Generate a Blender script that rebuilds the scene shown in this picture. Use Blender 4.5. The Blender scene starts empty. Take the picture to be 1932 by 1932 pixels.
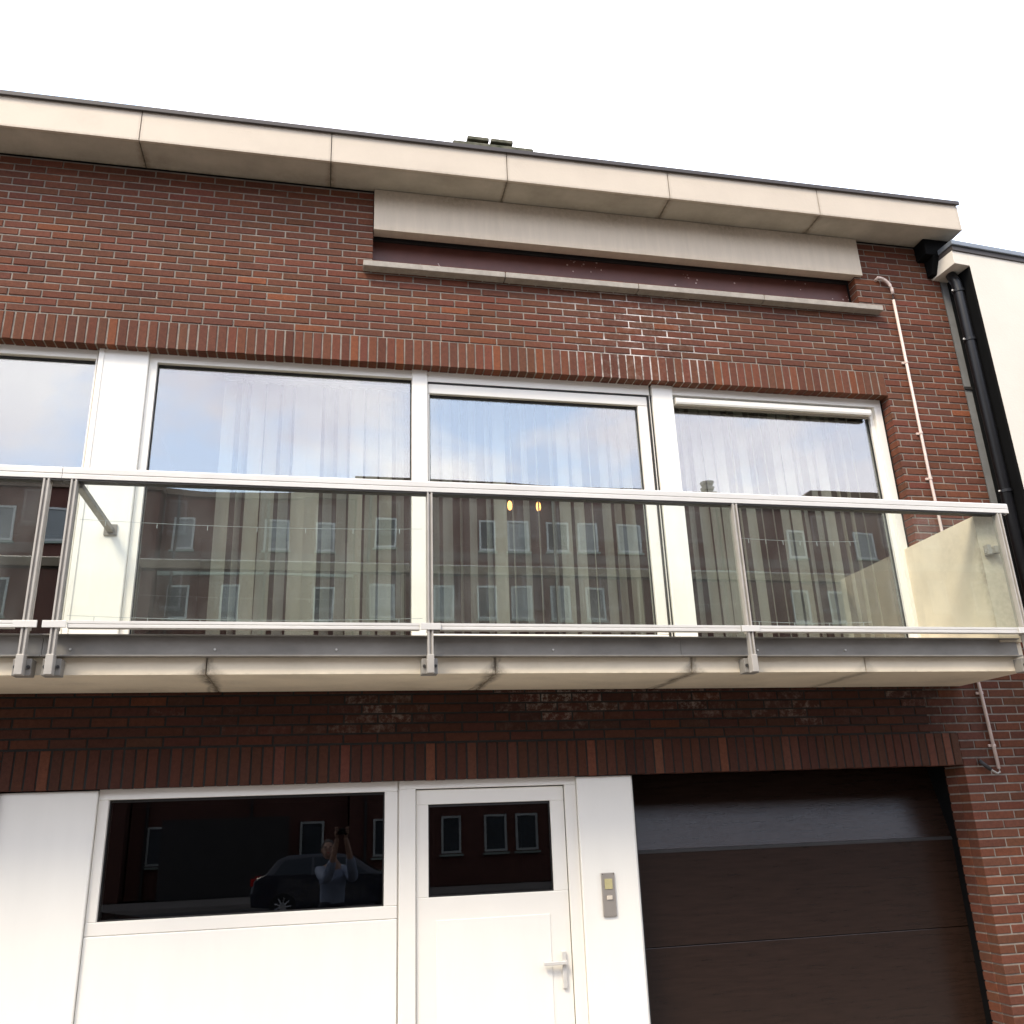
import bpy, bmesh, math, random
from mathutils import Vector, Matrix, noise
random.seed(7)
R = math.radians
scene = bpy.context.scene
COL = scene.collection

# ------------------------------------------------------------------ camera
CAM_LOC = Vector((0.0, -5.7, 1.9))
YAW, PIT, ROL, FPX = 0.21303, 0.33683, -0.038395, 1668.5

def cam_vec(v):
    x, u, w = v
    c, s = math.cos(ROL), math.sin(ROL); x, u = c*x - s*u, s*x + c*u
    c, s = math.cos(PIT), math.sin(PIT); u, w = c*u + s*w, -s*u + c*w
    c, s = math.cos(YAW), math.sin(YAW); x, w = c*x + s*w, -s*x + c*w
    return Vector((x, w, u))
cd = bpy.data.cameras.new("camera")
cam = bpy.data.objects.new("camera", cd); COL.objects.link(cam)
_r, _u, _f = cam_vec((1, 0, 0)), cam_vec((0, 1, 0)), cam_vec((0, 0, 1))
m = Matrix((( _r.x, _u.x, -_f.x), (_r.y, _u.y, -_f.y), (_r.z, _u.z, -_f.z))).to_4x4()
m.translation = CAM_LOC
cam.matrix_world = m
cd.sensor_width = 36; cd.lens = FPX/1932*36
cd.clip_start = 0.02; cd.clip_end = 500
scene.camera = cam

# ------------------------------------------------------------------ light
SUN_EL, SUN_AZ = 50, 224       # sun behind the camera, above left, veiled by cloud
w = bpy.data.worlds.new("World"); scene.world = w; w.use_nodes = True
nt = w.node_tree; nt.nodes.clear(); N = nt.nodes.new; Lk = nt.links.new
out = N('ShaderNodeOutputWorld'); bg = N('ShaderNodeBackground'); bg.inputs[1].default_value = 0.083
sky = N('ShaderNodeTexSky'); sky.sky_type = 'NISHITA'; sky.sun_disc = False
sky.sun_elevation = R(SUN_EL); sky.sun_rotation = R(SUN_AZ)
sky.air_density = 1.0; sky.dust_density = 1.5; sky.ozone_density = 1.5
tc = N('ShaderNodeTexCoord')
mp = N('ShaderNodeMapping'); mp.inputs['Scale'].default_value = (1.0, 1.0, 1.9)
mp.inputs['Location'].default_value = (3.1, 0.4, 1.7)
n1 = N('ShaderNodeTexNoise'); n1.inputs['Scale'].default_value = 3.2; n1.inputs['Detail'].default_value = 7; n1.inputs['Roughness'].default_value = .52
n1.inputs['Distortion'].default_value = .35
n2 = N('ShaderNodeTexNoise'); n2.inputs['Scale'].default_value = 4.2; n2.inputs['Detail'].default_value = 4
r1 = N('ShaderNodeValToRGB'); r1.color_ramp.elements[0].position = .44; r1.color_ramp.elements[1].position = .57
r2 = N('ShaderNodeValToRGB')
r2.color_ramp.elements[0].position = .32; r2.color_ramp.elements[0].color = (.70, .69, .80, 1)
r2.color_ramp.elements[1].position = .66; r2.color_ramp.elements[1].color = (1.02, 1.0, 1.03, 1)
bright = N('ShaderNodeVectorMath'); bright.operation = 'SCALE'; bright.inputs['Scale'].default_value = 37.0
blue = N('ShaderNodeVectorMath'); blue.operation = 'MULTIPLY_ADD'
blue.inputs[1].default_value = (1.6, 1.5, 1.35); blue.inputs[2].default_value = (19, 22.5, 29)
mx = N('ShaderNodeMixRGB')
Lk(tc.outputs['Generated'], mp.inputs[0]); Lk(mp.outputs[0], n1.inputs[0]); Lk(mp.outputs[0], n2.inputs[0])
Lk(n1.outputs['Fac'], r1.inputs[0]); Lk(n2.outputs['Fac'], r2.inputs[0])
Lk(r2.outputs[0], bright.inputs[0]); Lk(sky.outputs[0], blue.inputs[0])
Lk(r1.outputs[0], mx.inputs[0]); Lk(blue.outputs[0], mx.inputs[1]); Lk(bright.outputs[0], mx.inputs[2])
Lk(mx.outputs[0], bg.inputs[0]); Lk(bg.outputs[0], out.inputs[0])

sd = bpy.data.lights.new("sun", 'SUN'); sd.energy = 3.6; sd.angle = R(17); sd.color = (1, .88, .70)
sun = bpy.data.objects.new("sun", sd); COL.objects.link(sun)
az = R(SUN_AZ); el = R(SUN_EL)
sdir = Vector((math.sin(az)*math.cos(el), math.cos(az)*math.cos(el), math.sin(el)))
sun.rotation_euler = sdir.to_track_quat('Z', 'Y').to_euler()

scene.view_settings.view_transform = 'Standard'; scene.view_settings.look = 'None'
scene.view_settings.exposure = 0.0; scene.view_settings.gamma = 1
scene.cycles.max_bounces = 10; scene.cycles.transparent_max_bounces = 24
scene.cycles.glossy_bounces = 6; scene.cycles.caustics_reflective = False

# ------------------------------------------------------------------ materials
def mat(name, base=(.5, .5, .5), rough=.6, metal=0.0, var=0.0, vscale=4.0, stretch=(1, 1, 1), bump=0.0, bscale=60, spec=.5, tint=None, coat=0):
    mt = bpy.data.materials.new(name); mt.use_nodes = True
    t = mt.node_tree; b = t.nodes['Principled BSDF']
    b.inputs['Base Color'].default_value = (*base, 1); b.inputs['Roughness'].default_value = rough
    b.inputs['Metallic'].default_value = metal; b.inputs['Specular IOR Level'].default_value = spec
    b.inputs['Coat Weight'].default_value = coat
    g = t.nodes.new('ShaderNodeNewGeometry')
    mpn = t.nodes.new('ShaderNodeMapping'); mpn.inputs['Scale'].default_value = stretch
    t.links.new(g.outputs['Position'], mpn.inputs[0])
    if var > 0:
        nz = t.nodes.new('ShaderNodeTexNoise'); nz.inputs['Scale'].default_value = vscale; nz.inputs['Detail'].default_value = 6
        nz.inputs['Roughness'].default_value = .65
        rp = t.nodes.new('ShaderNodeValToRGB'); rp.color_ramp.elements[0].position = .3; rp.color_ramp.elements[1].position = .72
        c0 = tint if tint else tuple(c*(1-var) for c in base)
        rp.color_ramp.elements[0].color = (*c0, 1); rp.color_ramp.elements[1].color = (*tuple(min(1, c*(1+var*.4)) for c in base), 1)
        t.links.new(mpn.outputs[0], nz.inputs[0]); t.links.new(nz.outputs['Fac'], rp.inputs[0]); t.links.new(rp.outputs[0], b.inputs['Base Color'])
    if bump > 0:
        nb = t.nodes.new('ShaderNodeTexNoise'); nb.inputs['Scale'].default_value = bscale; nb.inputs['Detail'].default_value = 4
        bp = t.nodes.new('ShaderNodeBump'); bp.inputs['Strength'].default_value = bump; bp.inputs['Distance'].default_value = .004
        t.links.new(mpn.outputs[0], nb.inputs[0]); t.links.new(nb.outputs['Fac'], bp.inputs['Height']); t.links.new(bp.outputs[0], b.inputs['Normal'])
    return mt

def glass(name, r0, tint=(1, 1, 1), dirt=0.0, wob=0.0):
    mt = bpy.data.materials.new(name); mt.use_nodes = True
    t = mt.node_tree; t.nodes.clear(); n = t.nodes.new; l = t.links.new
    o = n('ShaderNodeOutputMaterial'); mix = n('ShaderNodeMixShader'); tr = n('ShaderNodeBsdfTransparent'); gl = n('ShaderNodeBsdfGlossy')
    gl.inputs['Roughness'].default_value = 0.0; tr.inputs[0].default_value = (*tint, 1)
    lw = n('ShaderNodeLayerWeight'); lw.inputs[0].default_value = .5
    p = n('ShaderNodeMath'); p.operation = 'POWER'; p.inputs[1].default_value = 4.0
    ma = n('ShaderNodeMath'); ma.operation = 'MULTIPLY_ADD'; ma.inputs[1].default_value = 1-r0; ma.inputs[2].default_value = r0
    l(lw.outputs['Facing'], p.inputs[0]); l(p.outputs[0], ma.inputs[0]); l(ma.outputs[0], mix.inputs[0])
    l(tr.outputs[0], mix.inputs[1]); l(gl.outputs[0], mix.inputs[2])
    if wob > 0:
        g = n('ShaderNodeNewGeometry'); nz = n('ShaderNodeTexNoise'); nz.inputs['Scale'].default_value = 1.3; nz.inputs['Detail'].default_value = 1
        bp = n('ShaderNodeBump'); bp.inputs['Strength'].default_value = wob; bp.inputs['Distance'].default_value = .02
        l(g.outputs['Position'], nz.inputs[0]); l(nz.outputs['Fac'], bp.inputs['Height']); l(bp.outputs[0], gl.inputs['Normal'])
    last = mix
    if dirt > 0:
        df = n('ShaderNodeBsdfDiffuse'); df.inputs[0].default_value = (.55, .55, .5, 1)
        g2 = n('ShaderNodeNewGeometry'); mp2 = n('ShaderNodeMapping'); mp2.inputs['Scale'].default_value = (1, 1, .4)
        nz2 = n('ShaderNodeTexNoise'); nz2.inputs['Scale'].default_value = 7; nz2.inputs['Detail'].default_value = 5
        rr = n('ShaderNodeMapRange'); rr.inputs[1].default_value = .4; rr.inputs[2].default_value = .8; rr.inputs[3].default_value = dirt*.3; rr.inputs[4].default_value = dirt
        m2 = n('ShaderNodeMixShader')
        l(g2.outputs['Position'], mp2.inputs[0]); l(mp2.outputs[0], nz2.inputs[0]); l(nz2.outputs['Fac'], rr.inputs[0]); l(rr.outputs[0], m2.inputs[0])
        l(mix.outputs[0], m2.inputs[1]); l(df.outputs[0], m2.inputs[2]); last = m2
    l(last.outputs[0], o.inputs[0])
    return mt

def brick_mat(name):
    mt = bpy.data.materials.new(name); mt.use_nodes = True
    t = mt.node_tree; b = t.nodes['Principled BSDF']; n = t.nodes.new; l = t.links.new
    b.inputs['Roughness'].default_value = .85; b.inputs['Specular IOR Level'].default_value = .25
    at = n('ShaderNodeAttribute'); at.attribute_name = 'tone'
    g = n('ShaderNodeNewGeometry')
    nz = n('ShaderNodeTexNoise'); nz.inputs['Scale'].default_value = 38; nz.inputs['Detail'].default_value = 5; nz.inputs['Roughness'].default_value = .7
    rr = n('ShaderNodeMapRange'); rr.inputs[1].default_value = .25; rr.inputs[2].default_value = .75; rr.inputs[3].default_value = .72; rr.inputs[4].default_value = 1.25
    sc_ = n('ShaderNodeVectorMath'); sc_.operation = 'SCALE'
    l(g.outputs['Position'], nz.inputs[0]); l(nz.outputs['Fac'], rr.inputs[0]); l(at.outputs['Color'], sc_.inputs[0]); l(rr.outputs[0], sc_.inputs['Scale'])
    # lime bloom: per-brick amount in alpha, broken up by noise
    nz2 = n('ShaderNodeTexNoise'); nz2.inputs['Scale'].default_value = 17; nz2.inputs['Detail'].default_value = 6; nz2.inputs['Roughness'].default_value = .75
    l(g.outputs['Position'], nz2.inputs[0])
    r2 = n('ShaderNodeMapRange'); r2.inputs[1].default_value = .48; r2.inputs[2].default_value = .68
    l(nz2.outputs['Fac'], r2.inputs[0])
    mu = n('ShaderNodeMath'); mu.operation = 'MULTIPLY'; l(r2.outputs[0], mu.inputs[0]); l(at.outputs['Alpha'], mu.inputs[1])
    mx_ = n('ShaderNodeMixRGB'); mx_.inputs[2].default_value = (.48, .42, .36, 1)
    l(mu.outputs[0], mx_.inputs[0]); l(sc_.outputs[0], mx_.inputs[1]); l(mx_.outputs[0], b.inputs['Base Color'])
    nb = n('ShaderNodeTexNoise'); nb.inputs['Scale'].default_value = 90; nb.inputs['Detail'].default_value = 4
    bp = n('ShaderNodeBump'); bp.inputs['Strength'].default_value = .6; bp.inputs['Distance'].default_value = .003
    l(g.outputs['Position'], nb.inputs[0]); l(nb.outputs['Fac'], bp.inputs['Height']); l(bp.outputs[0], b.inputs['Normal'])
    return mt

def stain_shade_mat(name, base, stain_shade, var=.12, vscale=3, stretch=(1, 1, 1), rough=.8):
    mt = mat(name, base, rough, var=var, vscale=vscale, stretch=stretch, bump=.25, bscale=45)
    t = mt.node_tree; b = t.nodes['Principled BSDF']; n = t.nodes.new; l = t.links.new
    src = b.inputs['Base Color'].links[0].from_socket
    at = n('ShaderNodeAttribute'); at.attribute_name = 'tone'
    g = n('ShaderNodeNewGeometry'); nz = n('ShaderNodeTexNoise'); nz.inputs['Scale'].default_value = 28; nz.inputs['Detail'].default_value = 6; nz.inputs['Roughness'].default_value = .7
    l(g.outputs['Position'], nz.inputs[0])
    rr = n('ShaderNodeMapRange'); rr.inputs[1].default_value = .3; rr.inputs[2].default_value = .6; rr.inputs[3].default_value = .35; rr.inputs[4].default_value = 1.0
    l(nz.outputs['Fac'], rr.inputs[0])
    mu = n('ShaderNodeMath'); mu.operation = 'MULTIPLY'; mu.use_clamp = True
    sp = n('ShaderNodeSeparateColor'); l(at.outputs['Color'], sp.inputs[0])
    l(rr.outputs[0], mu.inputs[0]); l(sp.outputs[0], mu.inputs[1])
    mx_ = n('ShaderNodeMixRGB'); mx_.inputs[2].default_value = (*stain_shade, 1)
    l(mu.outputs[0], mx_.inputs[0]); l(src, mx_.inputs[1]); l(mx_.outputs[0], b.inputs['Base Color'])
    return mt

M = {}
M['brick'] = brick_mat('brick')
M['mortar'] = mat('mortar', (.275, .235, .19), .95, var=.45, vscale=9, bump=.5, bscale=120)
M['mortar_shaded_soiled'] = mat('mortar_shaded_soiled', (.022, .021, .018), .95, var=.4, vscale=14, bump=.5, bscale=120)  # balcony's shade painted into the mortar colour, along with grime
M['cream'] = stain_shade_mat('cream_concrete', (.80, .69, .51), (.08, .06, .04), var=.13, vscale=2.5)
M['fascia'] = stain_shade_mat('fascia_board', (.58, .495, .385), (.14, .10, .06), var=.08, vscale=1.6, rough=.6)
M['soffit'] = stain_shade_mat('soffit_board', (.46, .41, .325), (.13, .09, .05), var=.22, vscale=3.2)
M['fascia_streak_shade'] = stain_shade_mat('streaked_shaded_board', (.66, .56, .43), (.22, .17, .11), var=.08, vscale=5, stretch=(4, 1, .4))
M['mortar_mixed'] = stain_shade_mat('mortar_mixed', (.275, .235, .19), (.022, .021, .018), var=.3, vscale=9)
def lime(mt):
    t = mt.node_tree; b = t.nodes['Principled BSDF']; n = t.nodes.new; l = t.links.new
    src = b.inputs['Base Color'].links[0].from_socket
    g = n('ShaderNodeNewGeometry'); v = n('ShaderNodeVectorMath'); v.operation = 'SUBTRACT'; v.inputs[1].default_value = (2.35, 0, 5.45)
    v2 = n('ShaderNodeVectorMath'); v2.operation = 'MULTIPLY'; v2.inputs[1].default_value = (1.4, 0, 1.5)
    ln = n('ShaderNodeVectorMath'); ln.operation = 'LENGTH'
    rr = n('ShaderNodeMapRange'); rr.inputs[1].default_value = .25; rr.inputs[2].default_value = 1.25; rr.inputs[3].default_value = 1; rr.inputs[4].default_value = 0
    nz = n('ShaderNodeTexNoise'); nz.inputs['Scale'].default_value = 6; nz.inputs['Detail'].default_value = 6; nz.inputs['Roughness'].default_value = .7
    r2 = n('ShaderNodeMapRange'); r2.inputs[1].default_value = .45; r2.inputs[2].default_value = .58
    mu = n('ShaderNodeMath'); mu.operation = 'MULTIPLY'; mx_ = n('ShaderNodeMixRGB'); mx_.inputs[2].default_value = (.72, .66, .60, 1)
    l(g.outputs['Position'], v.inputs[0]); l(v.outputs[0], v2.inputs[0]); l(v2.outputs[0], ln.inputs[0]); l(ln.outputs['Value'], rr.inputs[0])
    l(g.outputs['Position'], nz.inputs[0]); l(nz.outputs['Fac'], r2.inputs[0]); l(rr.outputs[0], mu.inputs[0]); l(r2.outputs[0], mu.inputs[1])
    l(mu.outputs[0], mx_.inputs[0]); l(src, mx_.inputs[1]); l(mx_.outputs[0], b.inputs['Base Color'])
lime(M['mortar'])
M['brownpanel'] = mat('brown_panel', (.135, .048, .034), .45, var=.25, vscale=5)
M['stone'] = mat('bluestone_sill', (.36, .32, .265), .75, var=.25, vscale=16, bump=.4)
M['pvc'] = mat('white_pvc', (.86, .82, .73), .32, var=.03, vscale=2)
M['pvcpanel'] = mat('white_panel', (.87, .84, .755), .38, var=.035, vscale=3, stretch=(2, 1, .35))
M['pvcgap'] = mat('gasket', (.012, .011, .01), .6, var=.2)
M['alu'] = mat('anodised_aluminium', (.68, .65, .59), .42, metal=.15, var=.12, vscale=6, stretch=(.3, 1, 1), bump=.08)
M['aluB'] = mat('brushed_aluminium', (.43, .395, .34), .45, metal=.15, var=.15, vscale=9)
M['galv'] = mat('galvanised_steel', (.27, .25, .215), .5, metal=.15, var=.3, vscale=5, stretch=(.5, 1, 1), bump=.15)
M['dark'] = mat('dark_metal', (.028, .025, .023), .6, var=.3)
M['zinc'] = mat('zinc_flashing', (.26, .26, .25), .55, metal=.2, var=.25, vscale=4)
M['blackpipe'] = mat('black_downpipe', (.008, .008, .009), .4, var=.3, spec=.3)
M['blackslate'] = mat('black_cladding', (.004, .004, .004), .8, var=.3, spec=.1)
M['bitumen'] = mat('roof_edge_trim', (.055, .045, .04), .6, var=.3)
M['roof'] = mat('bitumen_roof', (.05, .05, .05), .9, var=.3)
M['render'] = mat('cream_render', (.70, .645, .545), .85, var=.07, vscale=1.5, bump=.3)
M['coping'] = mat('grey_coping', (.20, .22, .24), .45, metal=.4, var=.15)
M['conduit'] = mat('beige_conduit', (.66, .53, .46), .5, var=.15, vscale=8)
M['garage'] = mat('brown_garage_door', (.024, .013, .009), .22, var=.35, vscale=3.2, stretch=(1.2, 1, 14), bump=.2, bscale=22, spec=.4, tint=(.016, .009, .006))
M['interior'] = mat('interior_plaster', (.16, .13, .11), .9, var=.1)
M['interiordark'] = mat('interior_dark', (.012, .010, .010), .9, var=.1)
M['slat'] = mat('blind_fabric', (.50, .48, .39), .8, var=.12, vscale=20, stretch=(1, 1, .1))
M['upglass'] = glass('window_glass', .215, (.93, .95, .94), wob=.06)
M['lowglass'] = glass('lower_window_glass', .05, (.4, .4, .4), wob=.01)
M['railglass'] = glass('railing_glass', .03, (.945, .97, .955), dirt=.07)
M['intercom'] = mat('intercom_plate', (.42, .38, .33), .4, metal=.5, var=.1)
M['button'] = mat('intercom_label', (.50, .44, .22), .5, var=.15, vscale=60)
M['whiteplastic'] = mat('white_plastic', (.66, .58, .46), .4, var=.05)
M['moss'] = mat('mossy_concrete', (.13, .12, .085), .95, var=.5, vscale=12, bump=.6, tint=(.035, .04, .018))
M['tile'] = mat('chimney_brick', (.19, .13, .08), .9, var=.4, vscale=9)
M['paving'] = mat('paving', (.26, .235, .21), .9, var=.15, vscale=8, bump=.4)
M['asphalt'] = mat('asphalt', (.11, .105, .10), .9, var=.2, vscale=20, bump=.4)
M['oppbrick'] = mat('far_brick', (.10, .04, .028), .9, var=.25, vscale=2.5)
M['oppbrick2'] = mat('far_brown_brick', (.16, .12, .085), .9, var=.25, vscale=2.5)
M['oppband'] = mat('far_band', (.26, .31, .27), .8, var=.15)
M['oppframe'] = mat('far_window_frame', (.42, .44, .42), .5, var=.05)
M['oppglass'] = mat('far_window_pane', (.05, .06, .065), .3, spec=.2, var=.4, vscale=.8)
M['oppglass2'] = mat('far_window_blind', (.22, .24, .24), .5, spec=.2, var=.2, vscale=.8)
M['carpaint'] = mat('car_paint', (.018, .022, .035), .25, var=.1, coat=1)
M['carpaint2'] = mat('green_car_paint', (.012, .022, .018), .25, var=.1, coat=1)
M['carglass'] = mat('car_glass', (.02, .025, .03), .06, var=.1)
M['tyre'] = mat('tyre_rubber', (.02, .02, .02), .9, var=.2)
M['rim'] = mat('wheel_rim', (.55, .55, .56), .3, metal=.7, var=.1)
M['red'] = mat('tail_lamp_red', (.5, .02, .02), .2, var=.1)
M['skin'] = mat('skin', (.46, .28, .20), .55, var=.08, vscale=20)
M['hair'] = mat('grey_hair', (.10, .085, .075), .8, var=.3, vscale=80)
M['shirt'] = mat('blue_grey_shirt', (.30, .36, .48), .85, var=.2, vscale=12)
M['jeans'] = mat('dark_trousers', (.03, .035, .05), .9, var=.2, vscale=12)
M['shoe'] = mat('shoe_leather', (.03, .02, .015), .5, var=.2)
M['eye'] = mat('eye', (.02, .015, .012), .3, var=.05)
M['phone'] = mat('phone_black', (.01, .01, .012), .2, var=.05)
def emis(name, c, s):
    mt = mat(name, c, .4, var=.02); b = mt.node_tree.nodes['Principled BSDF']
    b.inputs['Emission Color'].default_value = (*c, 1); b.inputs['Emission Strength'].default_value = s
    return mt
M['bulb'] = emis('lit_bulb', (1, .42, .12), 7)
M['fairy'] = mat('cable_white', (.45, .48, .45), .3, var=.05)

# ------------------------------------------------------------------ mesh helpers
class MB:
    def __init__(s): s.v = []; s.f = []; s.mi = []; s.c = []; s.usec = False
    def face(s, pts, mi=0, col=None):
        i = len(s.v); s.v += [tuple(p) for p in pts]; s.f.append(tuple(range(i, i+len(pts)))); s.mi.append(mi)
        s.c += [col or (0, 0, 0, 0)]*len(pts)
        if col: s.usec = True
    def box(s, x0, x1, y0, y1, z0, z1, mi=0, col=None):
        i = len(s.v)
        s.v += [(x0, y0, z0), (x1, y0, z0), (x1, y1, z0), (x0, y1, z0), (x0, y0, z1), (x1, y0, z1), (x1, y1, z1), (x0, y1, z1)]
        s.f += [tuple(i+k for k in q) for q in ((0, 3, 2, 1), (4, 5, 6, 7), (0, 1, 5, 4), (1, 2, 6, 5), (2, 3, 7, 6), (3, 0, 4, 7))]
        s.mi += [mi]*6; s.c += [col or (0, 0, 0, 0)]*8
        if col: s.usec = True
        return s
    def brick(s, x0, x1, z0, z1, y0, y1, col, ch=.003):
        i = len(s.v)
        j = lambda a=.0016: random.uniform(-a, a)
        yy = y0 + j(.0018)
        s.v += [(x0+ch+j(), yy+j(.0008), z0+ch+j()), (x1-ch+j(), yy+j(.0008), z0+ch+j()), (x1-ch+j(), yy+j(.0008), z1-ch+j()), (x0+ch+j(), yy+j(.0008), z1-ch+j()),
                (x0, yy+ch, z0), (x1, yy+ch, z0), (x1, yy+ch, z1), (x0, yy+ch, z1), (x0, y1, z0), (x1, y1, z0), (x1, y1, z1), (x0, y1, z1)]
        fs = ((0, 1, 2, 3), (4, 5, 1, 0), (5, 6, 2, 1), (6, 7, 3, 2), (7, 4, 0, 3), (4, 8, 9, 5), (5, 9, 10, 6), (6, 10, 11, 7), (7, 11, 8, 4))
        s.f += [tuple(i+k for k in q) for q in fs]; s.mi += [0]*9; s.c += [col]*12; s.usec = True
    def prism(s, prof, a0, a1, axis='x', mi=0):
        # prof: 2D polygon; extruded along axis
        P = {'x': lambda p, a: (a, p[0], p[1]), 'y': lambda p, a: (p[0], a, p[1]), 'z': lambda p, a: (p[0], p[1], a)}[axis]
        i = len(s.v); n = len(prof)
        s.v += [P(p, a0) for p in prof] + [P(p, a1) for p in prof]
        s.f.append(tuple(i+k for k in range(n))[::-1]); s.f.append(tuple(i+n+k for k in range(n)))
        for k in range(n): s.f.append((i+k, i+(k+1) % n, i+n+(k+1) % n, i+n+k))
        s.mi += [mi]*(n+2); s.c += [(0, 0, 0, 0)]*(2*n)
        return s
    def tube(s, pts, r, n=10, mi=0):
        pts = [Vector(p) for p in pts]; i = len(s.v); K = len(pts)
        rs = r if isinstance(r, (list, tuple)) else [r]*K
        up = Vector((0, 0, 1))
        for k, p in enumerate(pts):
            d = (pts[min(k+1, K-1)] - pts[max(k-1, 0)]).normalized()
            a = d.cross(up) if abs(d.dot(up)) < .95 else d.cross(Vector((0, 1, 0)))
            a.normalize(); b = d.cross(a).normalized()
            for q in range(n):
                t = 2*math.pi*q/n
                s.v.append(tuple(p + a*(rs[k]*math.cos(t)) + b*(rs[k]*math.sin(t))))
        for k in range(K-1):
            for q in range(n):
                s.f.append((i+k*n+q, i+k*n+(q+1) % n, i+(k+1)*n+(q+1) % n, i+(k+1)*n+q)); s.mi.append(mi)
        s.f.append(tuple(i+q for q in range(n))[::-1]); s.f.append(tuple(i+(K-1)*n+q for q in range(n))); s.mi += [mi, mi]
        s.c += [(0, 0, 0, 0)]*(n*K)
        return s
    def ball(s, c, rx, ry, rz, nu=14, nv=10, mi=0):
        i = len(s.v)
        for v in range(nv+1):
            ph = math.pi*v/nv
            for u in range(nu):
                th = 2*math.pi*u/nu
                s.v.append((c[0]+rx*math.sin(ph)*math.cos(th), c[1]+ry*math.sin(ph)*math.sin(th), c[2]+rz*math.cos(ph)))
        for v in range(nv):
            for u in range(nu):
                s.f.append((i+v*nu+u, i+(v+1)*nu+u, i+(v+1)*nu+(u+1) % nu, i+v*nu+(u+1) % nu)); s.mi.append(mi)
        s.c += [(0, 0, 0, 0)]*(nu*(nv+1))
        return s
    def build(s, name, mats, parent=None, bevel=0, smooth=False, fix=False):
        me = bpy.data.meshes.new(name); me.from_pydata(s.v, [], s.f)
        for mm in (mats if isinstance(mats, (list, tuple)) else [mats]): me.materials.append(M[mm])
        me.polygons.foreach_set('material_index', s.mi)
        if s.usec:
            ca = me.color_attributes.new('tone', 'FLOAT_COLOR', 'POINT')
            ca.data.foreach_set('color', [x for c in s.c for x in c])
        if smooth: me.polygons.foreach_set('use_smooth', [True]*len(s.f))
        me.update()
        if fix:
            b = bmesh.new(); b.from_mesh(me); bmesh.ops.recalc_face_normals(b, faces=b.faces); b.to_mesh(me); b.free()
        o = bpy.data.objects.new(name, me); COL.objects.link(o); o.parent = parent
        if bevel > 0:
            md = o.modifiers.new('bevel', 'BEVEL'); md.width = bevel; md.segments = 2; md.limit_method = 'ANGLE'; md.angle_limit = R(40)
        if smooth:
            try:
                md = o.modifiers.new('wn', 'WEIGHTED_NORMAL') if bevel > 0 else None
            except Exception: pass
        return o

def tag(o, label=None, cat=None, group=None, kind=None):
    if label: o['label'] = label
    if cat: o['category'] = cat
    if group: o['group'] = group
    if kind: o['kind'] = kind
    return o
def thing(name, label, cat, loc=(0, 0, 0), group=None, rz=0):
    o = bpy.data.objects.new(name, None); COL.objects.link(o); o.location = loc; o.rotation_euler = (0, 0, rz)
    o.empty_display_size = .2
    return tag(o, label, cat, group)
def part(name, parent): # empty part that only parents sub-parts is avoided: parts are meshes
    pass
def bx(name, mt, parent, x0, x1, y0, y1, z0, z1, bevel=.003):
    return MB().box(x0, x1, y0, y1, z0, z1).build(name, mt, parent, bevel)

# ------------------------------------------------------------------ ground
g = MB().box(-150, 150, -1.95, 60, -.3, 0); tag(g.build('pavement', 'paving'), kind='structure')
g = MB().box(-150, 150, -22.0, -1.95, -.3, -.12); tag(g.build('road', 'asphalt'), kind='structure')
g = MB().box(-150, 150, -24.9, -22.0, -.3, 0); tag(g.build('pavement', 'paving'), kind='structure')
g = MB().box(-300, 300, -300, 300, -.6, -.31); tag(g.build('ground', 'asphalt'), kind='structure')

# ------------------------------------------------------------------ brick house
house = thing('brick_house', 'red brown brick terraced house with a glass railed balcony and a cream flat roof edge', 'house')
XL, XR = -4.6, 5.12
C_H, BL, JT = .0598, .21, .0108           # course height, brick pitch, joint
def tone(x, z, soldier=False):
    r = random.random(); k = random.uniform(.89, 1.10)
    c = [.122, .043, .024]
    n = noise.noise(Vector((x*.9, 0, z*.9)))
    k *= 1 + .16*n
    if r < .025: c = [.17, .055, .024]
    elif r < .12: c = [.135, .046, .023]
    elif r < .24: c = [.108, .039, .023]
    elif r < .27: c = [.090, .031, .018]
    else:
        c = [c[0]*random.uniform(.9, 1.1), c[1]*random.uniform(.94, 1.08), c[2]*random.uniform(.92, 1.08)]
    e = 0.0
    if z > 5 and abs(x-2.25) < .8 and z < 5.9:       # lime bloom under the sill
        e = .25*max(0, 1-abs(x-2.25)/.8)*random.random()
    f_ = min(1, max(0, (x-4.15+.15*random.random())/.6))
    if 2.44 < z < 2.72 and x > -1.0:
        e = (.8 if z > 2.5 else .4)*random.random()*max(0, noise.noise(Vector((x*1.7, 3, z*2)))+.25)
        k *= .42+.5*f_; e *= 1-f_  # shade below the balcony painted into the brick tone, with some soiling
    elif z < 2.72 and z > 2.1: k *= .5+.45*f_  # same painted balcony shade for the remaining courses
    return (c[0]*k, c[1]*k, c[2]*k, min(1, e))
OPEN = [(-9, 4.39, 2.80, 5.261), (.24, 4.29, 5.91, 6.6), (-1.80, 4.415, -1, 2.388)]
def in_open(xa, xb, z):
    return [(a, b) for a, b, c, d in OPEN if c <= z <= d and not (b <= xa or a >= xb)]
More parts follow.
